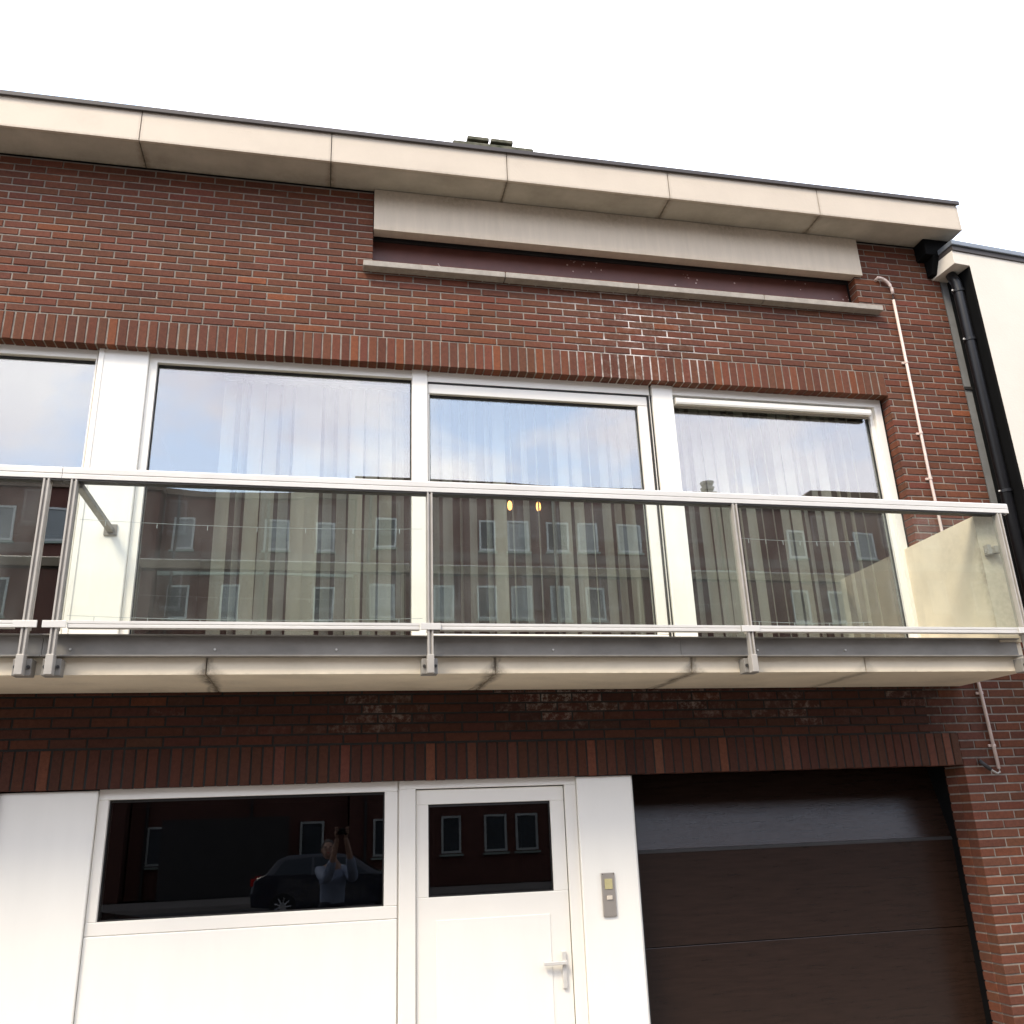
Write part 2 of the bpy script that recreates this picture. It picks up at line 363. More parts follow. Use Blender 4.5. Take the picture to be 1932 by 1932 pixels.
def lay(x0, x1, z0, z1, mb):
    zc = z0; k = 0
    while zc < z1 - .02:
        zt = min(zc + C_H, z1); zm = (zc+zt)/2
        iv = [(x0, x1)]
        for a, b, c, d in OPEN:
            if c < zm < d:
                nv = []
                for p, q in iv:
                    if b <= p or a >= q: nv.append((p, q)); continue
                    if a > p: nv.append((p, a))
                    if b < q: nv.append((b, q))
                iv = nv
        row = round((zc-5.261)/C_H)
        off = -2.19 + (BL/2 if row % 2 else 0) + random.uniform(-.004, .004)
        for p, q in iv:
            s_ = off + math.floor((p-off)/BL)*BL
            cuts = [p]
            s2 = s_ + BL
            while s2 < q - .03:
                if s2 > p + .03: cuts.append(s2 + random.uniform(-.003, .003))
                s2 += BL
            cuts.append(q)
            for i in range(len(cuts)-1):
                a = cuts[i] + (JT/2 if i > 0 else 0); b = cuts[i+1] - (JT/2 if i < len(cuts)-2 else 0)
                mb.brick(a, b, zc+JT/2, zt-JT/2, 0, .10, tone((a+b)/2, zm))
        zc += C_H; k += 1
wall = MB()
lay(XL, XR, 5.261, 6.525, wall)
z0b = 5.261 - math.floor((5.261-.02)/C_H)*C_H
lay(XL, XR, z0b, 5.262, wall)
def mortar(mb):
    y0, y1 = .0052, .105
    def b(x0, x1, z0, z1, mi=0): mb.box(x0, x1, y0, y1, z0, z1, mi)
    b(XL, .236, 5.0605, 6.525, 1); b(.236, 4.294, 5.0605, 5.906, 1); b(4.294, XR-.002, 5.0605, 6.525, 1)
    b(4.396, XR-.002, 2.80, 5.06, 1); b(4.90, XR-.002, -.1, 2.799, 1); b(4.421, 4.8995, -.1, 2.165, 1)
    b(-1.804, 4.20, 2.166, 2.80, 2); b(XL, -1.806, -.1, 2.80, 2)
    for i in range(14):                       # painted balcony shade and grime thin out towards the open corner
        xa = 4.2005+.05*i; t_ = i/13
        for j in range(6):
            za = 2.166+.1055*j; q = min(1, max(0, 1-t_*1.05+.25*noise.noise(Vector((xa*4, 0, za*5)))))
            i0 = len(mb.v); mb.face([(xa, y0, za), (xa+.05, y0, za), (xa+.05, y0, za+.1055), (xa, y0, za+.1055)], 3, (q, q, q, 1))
mortar(wall)
wall_o = wall.build('wall', ['brick', 'mortar', 'mortar_shaded_soiled', 'mortar_mixed'], house)
# inner leaf, party walls
inner = MB()
inner.box(4.39, XR-.004, .106, .40, 2.55, 6.5); 
inner.box(XL, 4.39, .106, .40, 5.07, 5.9); inner.box(XL, .24, .106, .40, 5.9, 6.5)
inner.box(-1.8, 4.415, .106, .35, 2.20, 2.80); inner.box(XL, -1.8, .106, .35, -.1, 2.8)
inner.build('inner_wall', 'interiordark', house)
jb = MB(); zc = z0b
while zc < 2.16:
    jb.brick(4.414+random.uniform(-.002, .002), 4.50, zc+JT/2, min(zc+C_H-JT/2, 2.162), .106, .215, tone(4.9, 1.0)); zc += C_H
jb.box(4.419, 4.499, .109, .213, -.05, 2.16, 1); jb.build('door_reveal', ['brick', 'mortar_mixed'], house)
MB().box(4.43, XR-.004, .216, .8, -.1, 2.549).build('inner_wall', 'blackslate', house)
def soldiers(name, x0, x1, z0, z1, mats):
    mb = MB(); x = x0; p = .0652
    n = round((x1-x0)/p); p = (x1-x0)/n
    for i in range(n):
        a = x0+i*p+.0054; b = a+p-.0108
        c = tone(a, (z0+z1)/2)
        if z0 < 3:
            q = 1.0 if random.random() > .17 else 1.7
            c = (c[0]*q, c[1]*q, c[2]*q, c[3])
        mb.brick(a+random.uniform(-.0015, .0015), b+random.uniform(-.0015, .0015), z0+random.uniform(-.001, .0025), z1-JT/2, -.0005, .10, c)
    # the sunk mortar between the bricks
    mb.box(x0+.004, x1-.004, .0045, .099, z0+.005, z1-.001, 1)
    mb.build(name, mats, house)
soldiers('lintel', XL, 4.39, 5.05, 5.261, ['brick', 'mortar'])
soldiers('lintel', -1.8, 4.415, 2.163, 2.388, ['brick', 'mortar_shaded_soiled'])

# ---- clerestory strip: cream board, brown panel, stone sill
b_ = MB()
nx = 200
for i in range(nx):
    xa = .243+(4.345-.243)*i/nx; xb = .243+(4.345-.243)*(i+1)/nx
    for j in range(12):
        za = 6.165+(6.528-6.165)*j/12; zb = 6.165+(6.528-6.165)*(j+1)/12
        def sc2(x, z):
            t = max(0, 1-(z-6.165)/.05)*.30*(.5+.5*noise.noise(Vector((x*9, 0, 0)))) + max(0, (z-6.33)/.2)*.62*(.75+.5*noise.noise(Vector((x*3, 0, z*4)))) + max(0, noise.noise(Vector((x*14, 1, z*.8))))*.07  # dark upper part is soffit shade painted in; the rest is streaks
            return (t, t, t, 1)
        b_.v += [(xa, -.035, za), (xb, -.035, za), (xb, -.035, zb), (xa, -.035, zb)]
        k = len(b_.v); b_.f.append((k-4, k-3, k-2, k-1)); b_.mi.append(0)
        b_.c += [sc2(xa, za), sc2(xb, za), sc2(xb, zb), sc2(xa, zb)]
b_.usec = True
b_.box(.2432, 4.3448, -.0345, -.004, 6.1652, 6.5275, 0, (.15, .15, .15, 1))
b_.box(.2445, 4.286, -.004, .055, 6.1652, 6.5275, 0, (.15, .15, .15, 1))
b_.build('fascia_panel', 'fascia_streak_shade', house)
mb = MB(); mb.box(.242, 4.288, .125, .15, 5.9, 6.3); 
for i in range(150):     # flaked paint flecks are marks on the panel
    pass
bp_o = mb.build('infill_panel', 'brownpanel', house)
# paint flecks in the panel's own material
t = M['brownpanel'].node_tree; b = t.nodes['Principled BSDF']; src = b.inputs['Base Color'].links[0].from_socket
g_ = t.nodes.new('ShaderNodeNewGeometry'); vo = t.nodes.new('ShaderNodeTexVoronoi'); vo.inputs['Scale'].default_value = 26
nz = t.nodes.new('ShaderNodeTexNoise'); nz.inputs['Scale'].default_value = 2.2
lt = t.nodes.new('ShaderNodeMath'); lt.operation = 'LESS_THAN'; lt.inputs[1].default_value = .2
gt = t.nodes.new('ShaderNodeMath'); gt.operation = 'GREATER_THAN'; gt.inputs[1].default_value = .56
mu = t.nodes.new('ShaderNodeMath'); mu.operation = 'MULTIPLY'; mxx = t.nodes.new('ShaderNodeMixRGB'); mxx.inputs[2].default_value = (.5, .36, .3, 1)
t.links.new(g_.outputs['Position'], vo.inputs[0]); t.links.new(g_.outputs['Position'], nz.inputs[0])
t.links.new(vo.outputs['Distance'], lt.inputs[0]); t.links.new(nz.outputs['Fac'], gt.inputs[0])
t.links.new(lt.outputs[0], mu.inputs[0]); t.links.new(gt.outputs[0], mu.inputs[1]); t.links.new(mu.outputs[0], mxx.inputs[0])
t.links.new(src, mxx.inputs[1]); t.links.new(mxx.outputs[0], b.inputs['Base Color'])
mb = MB(); mb.box(.242, 4.288, .085, .124, 6.19, 6.235); mb.box(.242, 4.288, .10, .124, 6.165, 6.189)
mb.build('frame_rail', 'dark', house, .003)
sx = [.165, 1.237, 2.305, 3.375, 4.452]
for a, c in zip(sx, sx[1:]):
    o = MB().prism([(-.076, 5.809), (.12, 5.809), (.12, 5.885), (-.076, 5.856)], a+.003, c-.003).build('stone_sill', 'stone', house, .004, fix=True)

# ---- roof edge
JX = [-5.40, -4.07, -2.74, -1.418, -.09, 1.235, 2.553, 3.868, 5.195]
def grid_face(mb, fn, nu, nv, sfn):
    base = len(mb.v)
    for i in range(nu+1):
        for j in range(nv+1):
            p = fn(i/nu, j/nv); mb.v.append(p); s_ = sfn(p); mb.c.append((s_, s_, s_, 1))
    for i in range(nu):
        for j in range(nv):
            a = base+i*(nv+1)+j; mb.f.append((a, a+nv+1, a+nv+2, a+1)); mb.mi.append(0)
    mb.usec = True
for a, c in zip(JX, JX[1:]):
    a2, c2 = a+.003, c-.003
    def s_f(p):
        d = min(abs(p[0]-a), abs(p[0]-c)); k = noise.noise(Vector((p[0]*2, 0, p[2]*6)))
        return max(0, .6-d/.02)*.6 + max(0, 1-(p[2]-6.53)/.02)*.5 + max(0, k)*.10
    def s_s(p):
        d = min(abs(p[0]-a), abs(p[0]-c)); e = min(abs(p[1]+.29), abs(p[1]))
        k = noise.noise(Vector((p[0]*3, p[1]*5, 1)))
        return min(.9, max(0, 1-d/(.035+.03*k))*.8 + max(0, 1-e/.035)*.45 + max(0, k)*.30 + max(0, (p[1]+.14)/.14)*.22)
    mb = MB()
    grid_face(mb, lambda u, v: (a2+(c2-a2)*u, -.29, 6.53+.262*v), 60, 12, s_f)
    mb.box(a2, c2, -.2895, -.27, 6.5305, 6.791, 0, (.2, .2, .2, 1))
    mb.build('fascia_board', 'fascia', house, 0)
    mb = MB()
    grid_face(mb, lambda u, v: (a2+(c2-a2)*u, -.004-.264*v, 6.534), 60, 16, s_s)
    mb.box(a2, c2, -.268, -.004, 6.5345, 6.55, 0, (.6, .6, .6, 1))
    mb.build('soffit_board', 'soffit', house, 0)
MB().box(-5.4, 5.19, -.26, .1, 6.556, 6.78).build('eaves_core', 'dark', house)
MB().prism([(-.312, 6.780), (-.293, 6.7805), (-.293, 6.793), (.1, 6.793), (.1, 6.815), (-.312, 6.815)], -5.4, 5.215).build('roof_edge_trim', 'bitumen', house, .002, fix=True)
MB().box(-4.6, 5.11, .11, 9, 6.51, 6.80).build('roof', 'roof', house)
MB().box(5.195, 5.207, -.285, .05, 6.535, 6.775).build('fascia_end_board', 'whiteplastic', house, .002)
# ---- chimney
mb = MB(); mb.box(1.10, 1.73, 1.05, 1.75, 6.8, 7.95)
ch = mb.build('chimney', 'tile', house)
MB().box(1.015, 1.80, 1.0, 1.8, 7.95, 8.045).build('chimney_cap', 'moss', ch, .01)
for a, c in ((1.155, 1.365), (1.385, 1.60)):
    mb = MB(); mb.box(a+.02, c-.02, 1.05, 1.35, 8.046, 8.075); mb.box(a, c, 1.0, 1.4, 8.076, 8.115)
    mb.build('chimney_pot', 'moss', ch, .006)

# ---- first floor glazing
YF = .09; YG = .135
def frame(name, x0, x1, z0, z1, wl, wr, wt, wb, parent, y0=YF, y1=.19, mt='pvc', bevel=.004):
    mb = MB()
    mb.box(x0, x1, y0, y1, z1-wt, z1); mb.box(x0, x1, y0, y1, z0, z0+wb)
    if wl: mb.box(x0, x0+wl, y0+.0005, y1-.0005, z0+wb, z1-wt)
    if wr: mb.box(x1-wr, x1, y0+.0005, y1-.0005, z0+wb, z1-wt)
    return mb.build(name, mt, parent, bevel)
def pane(x0, x1, z0, z1, parent, mt='upglass', y=YG, gasket=True):
    p = MB().box(x0-.005, x1+.005, y, y+.006, z0-.005, z1+.005).build('pane', mt, parent)
    if gasket:
        mb = MB(); q = .007
        mb.box(x0, x1, y-.012, y-.001, z1-q*2.2, z1); mb.box(x0, x1, y-.012, y-.001, z0, z0+q)
        mb.box(x0, x0+q, y-.012, y-.001, z0+q, z1-q*2.2); mb.box(x1-q, x1, y-.012, y-.001, z0+q, z1-q*2.2)
        mb.build('gasket', 'pvcgap', parent)
    return p
ZT, ZB = 5.07, 2.95
w0 = frame('window', -4.6, -1.60, ZB, ZT, .08, .012, .085, .10, house)
pane(-4.52, -1.612, 3.05, 4.985, w0)
pn = MB().box(-1.585, -1.268, .065, .19, ZB, 5.062).build('facade_panel', 'pvcpanel', house, .006)
MB().box(-1.588, -1.555, .058, .0645, ZB, 5.06).build('edge_trim', 'pvc', pn, .002)
w1 = frame('window', -1.266, .542, ZB, ZT, .052, .001, .082, .10, house)
pane(-1.214, .541, 3.05, 4.988, w1)
MB().box(.543, .655, .075, .19, ZB, ZT).build('mullion', 'pvc', house, .006)
w2 = frame('balcony_door', .656, 2.372, ZB, ZT, .001, .004, .10, .04, house)
MB().box(2.374, 2.388, .10, .19, ZB, 4.97).build('seal', 'pvcgap', w2)
mb = MB(); X0, X1, Z0_, Z1_ = .660, 2.352, 3.0, 4.958
sw = .078
mb.box(X0, X1, .10, .185, Z1_-sw, Z1_); mb.box(X0, X1, .10, .185, Z0_, Z0_+.10)
mb.box(X0, X0+.012, .1005, .185, Z0_+.1, Z1_-sw); mb.box(X1-sw, X1, .1005, .185, Z0_+.1, Z1_-sw)
sash = mb.build('sash', 'pvc', w2, .005)
MB().box(X0, X1+.01, .094, .099, Z1_+.001, Z1_+.010).build('seal', 'pvcgap', w2)
MB().box(X1+.002, X1+.012, .094, .099, Z0_, Z1_+.001).build('seal', 'pvcgap', w2)
pane(X0+.012, X1-sw, Z0_+.10, Z1_-sw, w2, y=.14)
MB().box(2.389, 2.556, .070, .19, ZB, 5.055).build('mullion', 'pvcpanel', house, .006)
w3 = frame('window', 2.557, 4.37, ZB, ZT, .003, .062, .085, .10, house)
pane(2.561, 4.27, 3.05, 4.985, w3, y=.155)
MB().box(4.272, 4.308, .12, .186, 3.05, 4.984).build('sash', 'pvc', w3, .003)
mb = MB(); mb.prism([(.062, 4.915), (.062, 4.945), (.078, 4.958), (.13, 4.958), (.13, 4.900), (.068, 4.900)], 2.575, 4.255)
vb = mb.build('vent_strip', 'pvc', w3, .002, fix=True)
MB().box(2.575, 4.255, .10, .13, 4.892, 4.899).build('vent_slot', 'aluB', w3)

# ---- rooms
mb = MB()
def room(mb, x0, x1, y0, y1, z0, z1, t=.05):
    mb.box(x0-t, x1+t, y1, y1+t, z0-t, z1+t); mb.box(x0-t, x0, y0, y1, z0, z1); mb.box(x1, x1+t, y0, y1, z0, z1)
    mb.box(x0-t, x1+t, y0, y1, z0-t, z0); mb.box(x0-t, x1+t, y0, y1, z1, z1+t)
room(mb, -1.45, 4.40, .195, 4.5, 2.95, 5.10)
mb.build('room', 'interior', house)
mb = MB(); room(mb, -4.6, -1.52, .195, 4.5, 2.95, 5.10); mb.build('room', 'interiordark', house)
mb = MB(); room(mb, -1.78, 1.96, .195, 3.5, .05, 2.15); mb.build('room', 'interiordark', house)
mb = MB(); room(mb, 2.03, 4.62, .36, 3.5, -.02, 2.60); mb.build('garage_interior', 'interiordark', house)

# ---- balcony
BE = 4.51
mb = MB()
BJ = [-3.4, -2.0, -.64, .955, 2.165, 3.335]
def bst(p):
    s_ = 0
    for k, j in enumerate(BJ):
        wob = .012*noise.noise(Vector((p[1]*9, p[2]*9, j)))
        d = abs(p[0]-j-wob); amp = (.75, .8, 1.0, 1.0, .9, .45)[k]
        low = max(0, 1-(p[2]-2.71)/.08)
        s_ = max(s_, amp*max(0, 1-d/(.018+.11*low**1.4)))
        s_ = max(s_, amp*.6*max(0, 1-abs(p[0]-j+.06*low-.03)/.010))
    s_ += .10*max(0, noise.noise(Vector((p[0]*5, p[1]*5, p[2]*12))))
    s_ += .35*max(0, 1-(p[2]-2.71)/.010)*(.5+noise.noise(Vector((p[0]*20, 0, 0))))
    return s_
def bss(p):
    s_ = 0
    for k, j in enumerate(BJ):
        t_ = (p[1]+.66)/.66
        jx = j+ .03*noise.noise(Vector((p[1]*6, j, 0)))
        amp = (.75, .8, 1.0, 1.0, .9, .55)[k]
        s_ = max(s_, amp*max(0, 1-abs(p[0]-jx)/(.028+.05*(1-t_))))
        s_ = max(s_, amp*.7*max(0, 1-abs(p[0]-jx+.07*t_-.02)/.016))
    s_ += .25*max(0, noise.noise(Vector((p[0]*2.5, p[1]*5, 4)))) + .12*t_
    return s_
SL = [-4.6, -3.4, -2.0, -.64, .955, 2.165, 3.335, BE]
for a, c in zip(SL, SL[1:]):
    a2 = a+.003; c2 = c-.003; n = int((c-a)/.012)
    grid_face(mb, lambda u, v: (a2+(c2-a2)*u, -.665, 2.712+.17*v), n, 14, bst)
    grid_face(mb, lambda u, v: (a2+(c2-a2)*u, -.002-.663*v, 2.712), n, 40, bss)
    mb.box(a2, c2, -.6645, -.002, 2.7125, 2.90, 0, (.3, .3, .3, 1))
slab = mb.build('balcony_slab', 'cream', house, 0)
tag(slab, 'cream concrete balcony slab with dark stained joints')
bal = thing('balcony_railing', 'aluminium and glass balcony railing bolted to the cream concrete slab', 'railing')
def uch(x0, x1):
    y = -.668; t = .008
    b_, t_ = 2.803, 2.922
    prof = [(y, b_), (y-.045, b_), (y-.045, b_+t), (y-.012, b_+t), (y-.012, t_-t), (y-.045, t_-t), (y-.045, t_), (y, t_)]
    return MB().prism(prof, x0, x1).build('channel_beam', 'galv', bal, .0015, fix=True)
ends = [-4.6, -1.548, -1.382, .567, 2.520, 4.47]
for a, c in ((-4.6, -1.47), (-1.468, 2.10), (2.102, 4.462)): uch(a, c)
for x in (-1.33, -.6, .05, 1.30, 2.6, 3.2):   # small bolts in the web
    MB().tube([(x, -.676, 2.845), (x, -.690, 2.845)], .006, 8).build('bolt', 'alu', bal)
def hprof(y0=-.785, z0=3.772):
    return [(y0, z0), (y0, z0+.026), (y0+.004, z0+.029), (y0, z0+.032), (y0, z0+.062), (y0+.008, z0+.070), (y0+.06, z0+.070), (y0+.068, z0+.062), (y0+.068, z0), (y0+.044, z0), (y0+.044, z0-.004), (y0+.022, z0-.004), (y0+.022, z0)]
for a, c in ((-4.6, -1.462), (-1.460, 4.545)):
    MB().prism(hprof(), a, c).build('handrail', 'alu', bal, .0015, fix=True)
for a, c in ((-4.6, -1.462), (-1.460, 4.52)): MB().box(a, c, -.780, -.722, 3.762, 3.7675).build('underside_strip', 'dark', bal)  # dark strip along the underside of the handrail
PX = [(-1.535), (-1.395), .567, 2.518, 4.462]
for i, x in enumerate(PX):
    mb = MB()
    mb.box(x-.016, x-.006, -.790, -.752, 2.78, 3.767); mb.box(x+.006, x+.016, -.790, -.752, 2.78, 3.767)
    mb.box(x-.0065, x+.0065, -.778, -.755, 2.79, 3.76)
    mb.box(x-.018, x+.018, -.752, -.735, 2.93, 3.767)
    p = mb.build('post', 'aluB', bal, .0015)
    mb = MB()
    mb.box(x-.019, x+.019, -.797, -.742, 2.695, 2.80)
    mb.build('post_foot', 'aluB', p, .003)
    mb = MB(); mb.box(x-.045, x+.045, -.742, -.668, 2.698, 2.785); mb.build('bracket', 'galv', p, .003)
    for dx in (-.032, .032):
        MB().tube([(x+dx, -.743, 2.742), (x+dx, -.752, 2.742)], .009, 6).build('bolt', 'dark', p)
    mb = MB(); mb.box(x-.058, x+.058, -.797, -.788, 2.938, 2.976); mb.build('clamp', 'alu', p, .002)
def brail(x0, x1):
    y = -.786
    prof = [(y, 2.940), (y, 2.956), (y+.004, 2.959), (y, 2.962), (y, 2.977), (y+.045, 2.977), (y+.045, 2.940)]
    MB().prism(prof, x0, x1).build('bottom_rail', 'alu', bal, .001, fix=True)
seg = [(-4.6, -1.595), (-1.335, .507), (.627, 2.458), (2.578, 4.50)]
for a, c in seg: brail(a, c)
for a, c in ((-4.6, -1.558), (-1.372, .545), (.589, 2.496), (2.540, 4.440)):
    MB().box(a, c, -.762, -.752, 2.962, 3.775).build('glass_panel', 'railglass', bal)
# right hand return
MB().box(4.4995, 4.5085, -.735, -.02, 2.962, 3.765).build('glass_panel', 'railglass', bal)
mb = MB(); mb.box(4.497, 4.512, -.735, -.02, 2.926, 2.962); mb.build('bottom_rail', 'alu', bal)
mb = MB(); mb.box(4.35, 4.46, -.722, -.705, 3.50, 3.53); mb.box(4.36, 4.39, -.735, -.690, 3.49, 3.56); mb.box(4.41, 4.44, -.745, -.70, 3.50, 3.55)
mb.build('glass_clamp', 'aluB', bal, .003)
# stay bar from handrail to the white panel
MB().box(-1.400, -1.362, -.735, .064, 3.735, 3.770).build('stay_bar', 'galv', bal, .003)
MB().box(-1.420, -1.342, .054, .064, 3.715, 3.790).build('stay_plate', 'galv', bal, .002)
# side wall on the balcony
mb = MB()
def pws(p):
    return .28*max(0, noise.noise(Vector((p[0], p[1]*4, p[2]*3)))+.15) + .35*max(0, 1-(p[1]+.69)/.06)
grid_face(mb, lambda u, v: (4.335, -.002-.688*u, 2.90+.875*v), 60, 60, pws)
mb.box(4.3355, 4.498, -.69, -.002, 2.90, 3.775, 0, (.25, .25, .25, 1))
mb.box(4.3355, 4.384, -.0015, .088, 2.90, 3.775, 0, (.1, .1, .1, 1))
sw_ = mb.build('side_wall', 'cream', house, 0); tag(sw_, 'cream concrete balcony side wall with weathered front edge')
# string of lights
def cat(x0, x1, z, sag, n=14): return [(x0+(x1-x0)*k/n, -.715, z-sag*(1-(2*k/n-1)**2)) for k in range(n+1)]
for z_, wh in ((3.56, 'upper'), (3.02, 'lower')):
    ls = thing('light_string', 'thin pale string of small lights hung behind the balcony glass, %s of two' % wh, 'string lights', (0, -.715, z_), 'light strings behind the balcony glass')
    for a, c in ((-1.36, .53), (2.56, 3.4)):
        pts = [(p[0], p[1]+.715, p[2]-z_) for p in cat(a, c, z_, .018 if a < 0 else .01)]
        cb = MB().tube(pts, .0013, 5).build('cable', 'fairy', ls)
        for k in range(1, len(pts)-1, 2): MB().tube([pts[k], (pts[k][0], pts[k][1], pts[k][2]-.028)], .002, 5).build('light', 'fairy', cb)

# ---- vertical blinds and ceiling lamp
def blinds(x0, x1, label, seed):
    rnd = random.Random(seed)
    t_ = thing('vertical_blind', label, 'blind', ((x0+x1)/2, .36, 5.05), 'vertical blinds behind the first floor windows')
    MB().box(x0-(x0+x1)/2, x1-(x0+x1)/2, -.02, .02, -.03, 0).build('headrail', 'pvc', t_)
    x = x0+.05
    base = rnd.uniform(18, 30)
    while x < x1-.03:
        wd = .098; ang = R(base + rnd.uniform(-22, 36)); lx = x-(x0+x1)/2
        if rnd.random() < .10 or abs(x-1.30) < .05 or abs(x-1.505) < .05: ang = R(72)
        mb = MB(); n = 6
        sway = rnd.uniform(-.012, .012)
        for k in range(n):
            def P(u, z):
                s_ = (u-.5)*wd; bow = .006*(1-(2*u-1)**2)
                xx = s_*math.cos(ang)-bow*math.sin(ang); yy = s_*math.sin(ang)+bow*math.cos(ang)
                return (lx+xx+(sway if z < -1 else 0), yy, z)
            u0, u1 = k/n, (k+1)/n
            mb.face([P(u0, -.03), P(u1, -.03), P(u1, -2.05), P(u0, -2.05)])
        o = mb.build('slat', 'slat', t_)
        md = o.modifiers.new('solid', 'SOLIDIFY'); md.thickness = .0015
        x += .1 + rnd.uniform(-.010, .010)
blinds(-.80, .55, 'beige vertical blind behind the wide window beside the broad white panel', 3)
blinds(.68, 2.35, 'beige vertical blind behind the framed balcony door in the middle', 11)
blinds(2.48, 4.30, 'beige vertical blind behind the window with the roller strip next to the cream side wall', 5)
lamp = thing('ceiling_lamp', 'small ceiling lamp with warm lit bulbs glowing behind the balcony door blind', 'lamp', (1.67, 1.5, 5.1))
MB().tube([(0, 0, 0), (0, 0, -.40)], .012, 8).tube([(-.13, 0, -.50), (0, 0, -.38), (.13, 0, -.50)], .01, 8).build('stem', 'dark', lamp)
for dx in (-.13, .13):
    MB().ball((dx, 0, -.56), .022, .022, .045).build('bulb', 'bulb', lamp, smooth=True)

# ---- ground floor
YP = .045
gp = MB().box(-1.795, -1.272, YP-.01, .19, -.05, 2.158).build('facade_panel', 'pvcpanel', house, .006)
gw = frame('window', -1.270, .455, 1.385, 2.166, .057, .078, .062, .07, house, y0=YP+.015, y1=.19)
pane(-1.213, .377, 1.455, 2.104, gw, 'lowglass', y=.10, gasket=True)
MB().box(-1.27, .455, .058, .19, -.05, 1.383).build('facade_panel', 'pvcpanel', house, .005)
MB().box(.457, .463, .075, .19, 0, 2.165).build('seal', 'pvc', house)
df = frame('door_frame', .464, 1.594, -.02, 2.166, .102, .075, .052, .03, house, y0=YP+.01, y1=.19)
mb = MB(); X0, X1, Z0_, Z1_ = .570, 1.515, .02, 2.108
mb.box(X0, X1, .075, .135, 2.020, Z1_); mb.box(X0, X1, .075, .135, Z0_, 1.488)
mb.box(X0, .646, .0755, .135, 1.488, 2.020); mb.box(1.424, X1, .0755, .135, 1.488, 2.020)
fd = mb.build('front_door', 'pvc', house, .004)
pane(.646, 1.424, 1.488, 2.020, fd, 'lowglass', y=.10)
MB().box(.69, 1.39, .070, .0745, .16, 1.36).build('door_panel', 'pvcpanel', fd, .004)
mb = MB(); mb.box(1.45, 1.475, .055, .0745, .95, 1.15); mb.box(1.33, 1.475, .03, .045, 1.08, 1.10); mb.box(1.455, 1.475, .045, .056, 1.08, 1.10)
mb.build('handle', 'alu', fd, .003)
mb = MB(); mb.box(.5655, .5695, .08, .12, .02, 2.11); mb.box(1.5155, 1.5185, .08, .12, .02, 2.11); mb.box(.57, 1.515, .08, .12, 2.1085, 2.1135)
mb.build('seal', 'pvcgap', fd)
gp2 = MB().box(1.596, 1.962, YP-.015, .19, -.05, 2.160).build('facade_panel', 'pvcpanel', house, .006)
MB().box(1.963, 1.975, .05, .19, -.05, 2.158).build('edge_trim', 'pvc', gp2, .003)
ic = MB().box(1.716, 1.802, YP-.029, YP-.0155, 1.33, 1.580).build('intercom', 'intercom', house, .003)
MB().box(1.734, 1.784, YP-.033, YP-.0295, 1.485, 1.545).build('name_plate', 'button', ic, .001)
MB().box(1.742, 1.778, YP-.036, YP-.0295, 1.425, 1.448).build('button', 'whiteplastic', ic, .002)
for xx, zz in ((1.724, 1.572), (1.794, 1.572)): MB().tube([(xx, YP-.029, zz), (xx, YP-.031, zz)], .003, 6).build('screw', 'dark', ic)
# garage door: vertical lower section, top section leaning back into its track
gd = MB()
gd.box(2.03, 4.62, .30, .34, -.02, 1.10); gd.box(2.03, 4.62, .30, .34, 1.104, 1.672)
gdo = gd.build('garage_door', 'garage', house, .003)
y0, z0, y1, z1 = .300, 1.690, .440, 2.175
MB().prism([(y0, z0), (y0+.035, z0-.010), (y1+.035, z1-.010), (y1, z1)], 2.03, 4.56).build('top_panel', 'garage', gdo, .002, fix=True)
MB().prism([(.293, 1.668), (.293, 1.679), (.300, 1.690), (.33, 1.690), (.33, 1.6735), (.299, 1.6735), (.299, 1.668)], 2.03, 4.60).build('panel_joint', 'dark', gdo, fix=True)
MB().box(1.98, 2.028, .19, .36, -.02, 2.5).build('door_track', 'dark', gdo)
MB().box(4.625, 4.66, .12, .36, -.02, 2.5).build('door_track', 'dark', gdo)
MB().tube([(4.57, .30, 1.72), (4.57, .40, 2.05)], .008, 8).build('spring_cable', 'galv', gdo)

# ---- flashing, hopper and cable conduit
MB().prism([(5.135, .01), (5.215, .01), (5.215, .04), (5.135, .04)], 2.0, 6.36, 'z').build('flashing_strip', 'zinc', house, fix=True)
mb = MB(); mb.box(4.93, 5.19, -.13, .06, 6.375, 6.532); mb.prism([(-.13, 6.375), (.0, 6.375), (.0, 6.22), (-.06, 6.22)], 5.00, 5.14)
mb.build('rain_hopper', 'blackslate', house, .006)
MB().box(5.13, 5.215, -.001, .008, 5.16, 5.185).build('strip_clip', 'dark', house)
MB().tube([(5.22, -.02, 5.17), (5.25, -.03, 5.18)], .009, 6).build('clip_screw', 'alu', house)
con = thing('cable_conduit', 'thin beige cable conduit running down the brick beside the windows and out below the balcony', 'conduit')
MB().tube([(4.605, -.022, 5.955), (4.603, -.022, 4.4), (4.62, -.022, 3.3), (4.655, -.022, 2.69), (4.674, -.022, 2.13)], .0115, 10).build('pipe', 'conduit', con, smooth=True)
pts = [(4.485, .01, 6.150), (4.49, -.02, 6.155)] + [(4.49+.115*math.sin(t), -.03, 6.045+.115*math.cos(t)) for t in [k*math.pi/2/8 for k in range(9)]] + [(4.606, -.028, 6.01)]
MB().tube(pts, .0135, 10).build('elbow', 'conduit', con, smooth=True)
MB().tube([(4.606, -.025, 6.02), (4.605, -.022, 5.95)], .004, 6).build('cable', 'dark', con)
for z_ in (5.36, 4.72, 4.33, 2.66, 2.29):
    x_ = 4.604 if z_ > 4 else (4.656 if z_ > 2.5 else 4.669)
    mb = MB(); mb.box(x_-.030, x_+.017, -.012, -.001, z_-.009, z_+.009); mb.tube([(x_, -.022, z_-.009), (x_, -.022, z_+.009)], .0155, 10)
    mb.build('clip', 'conduit', con)
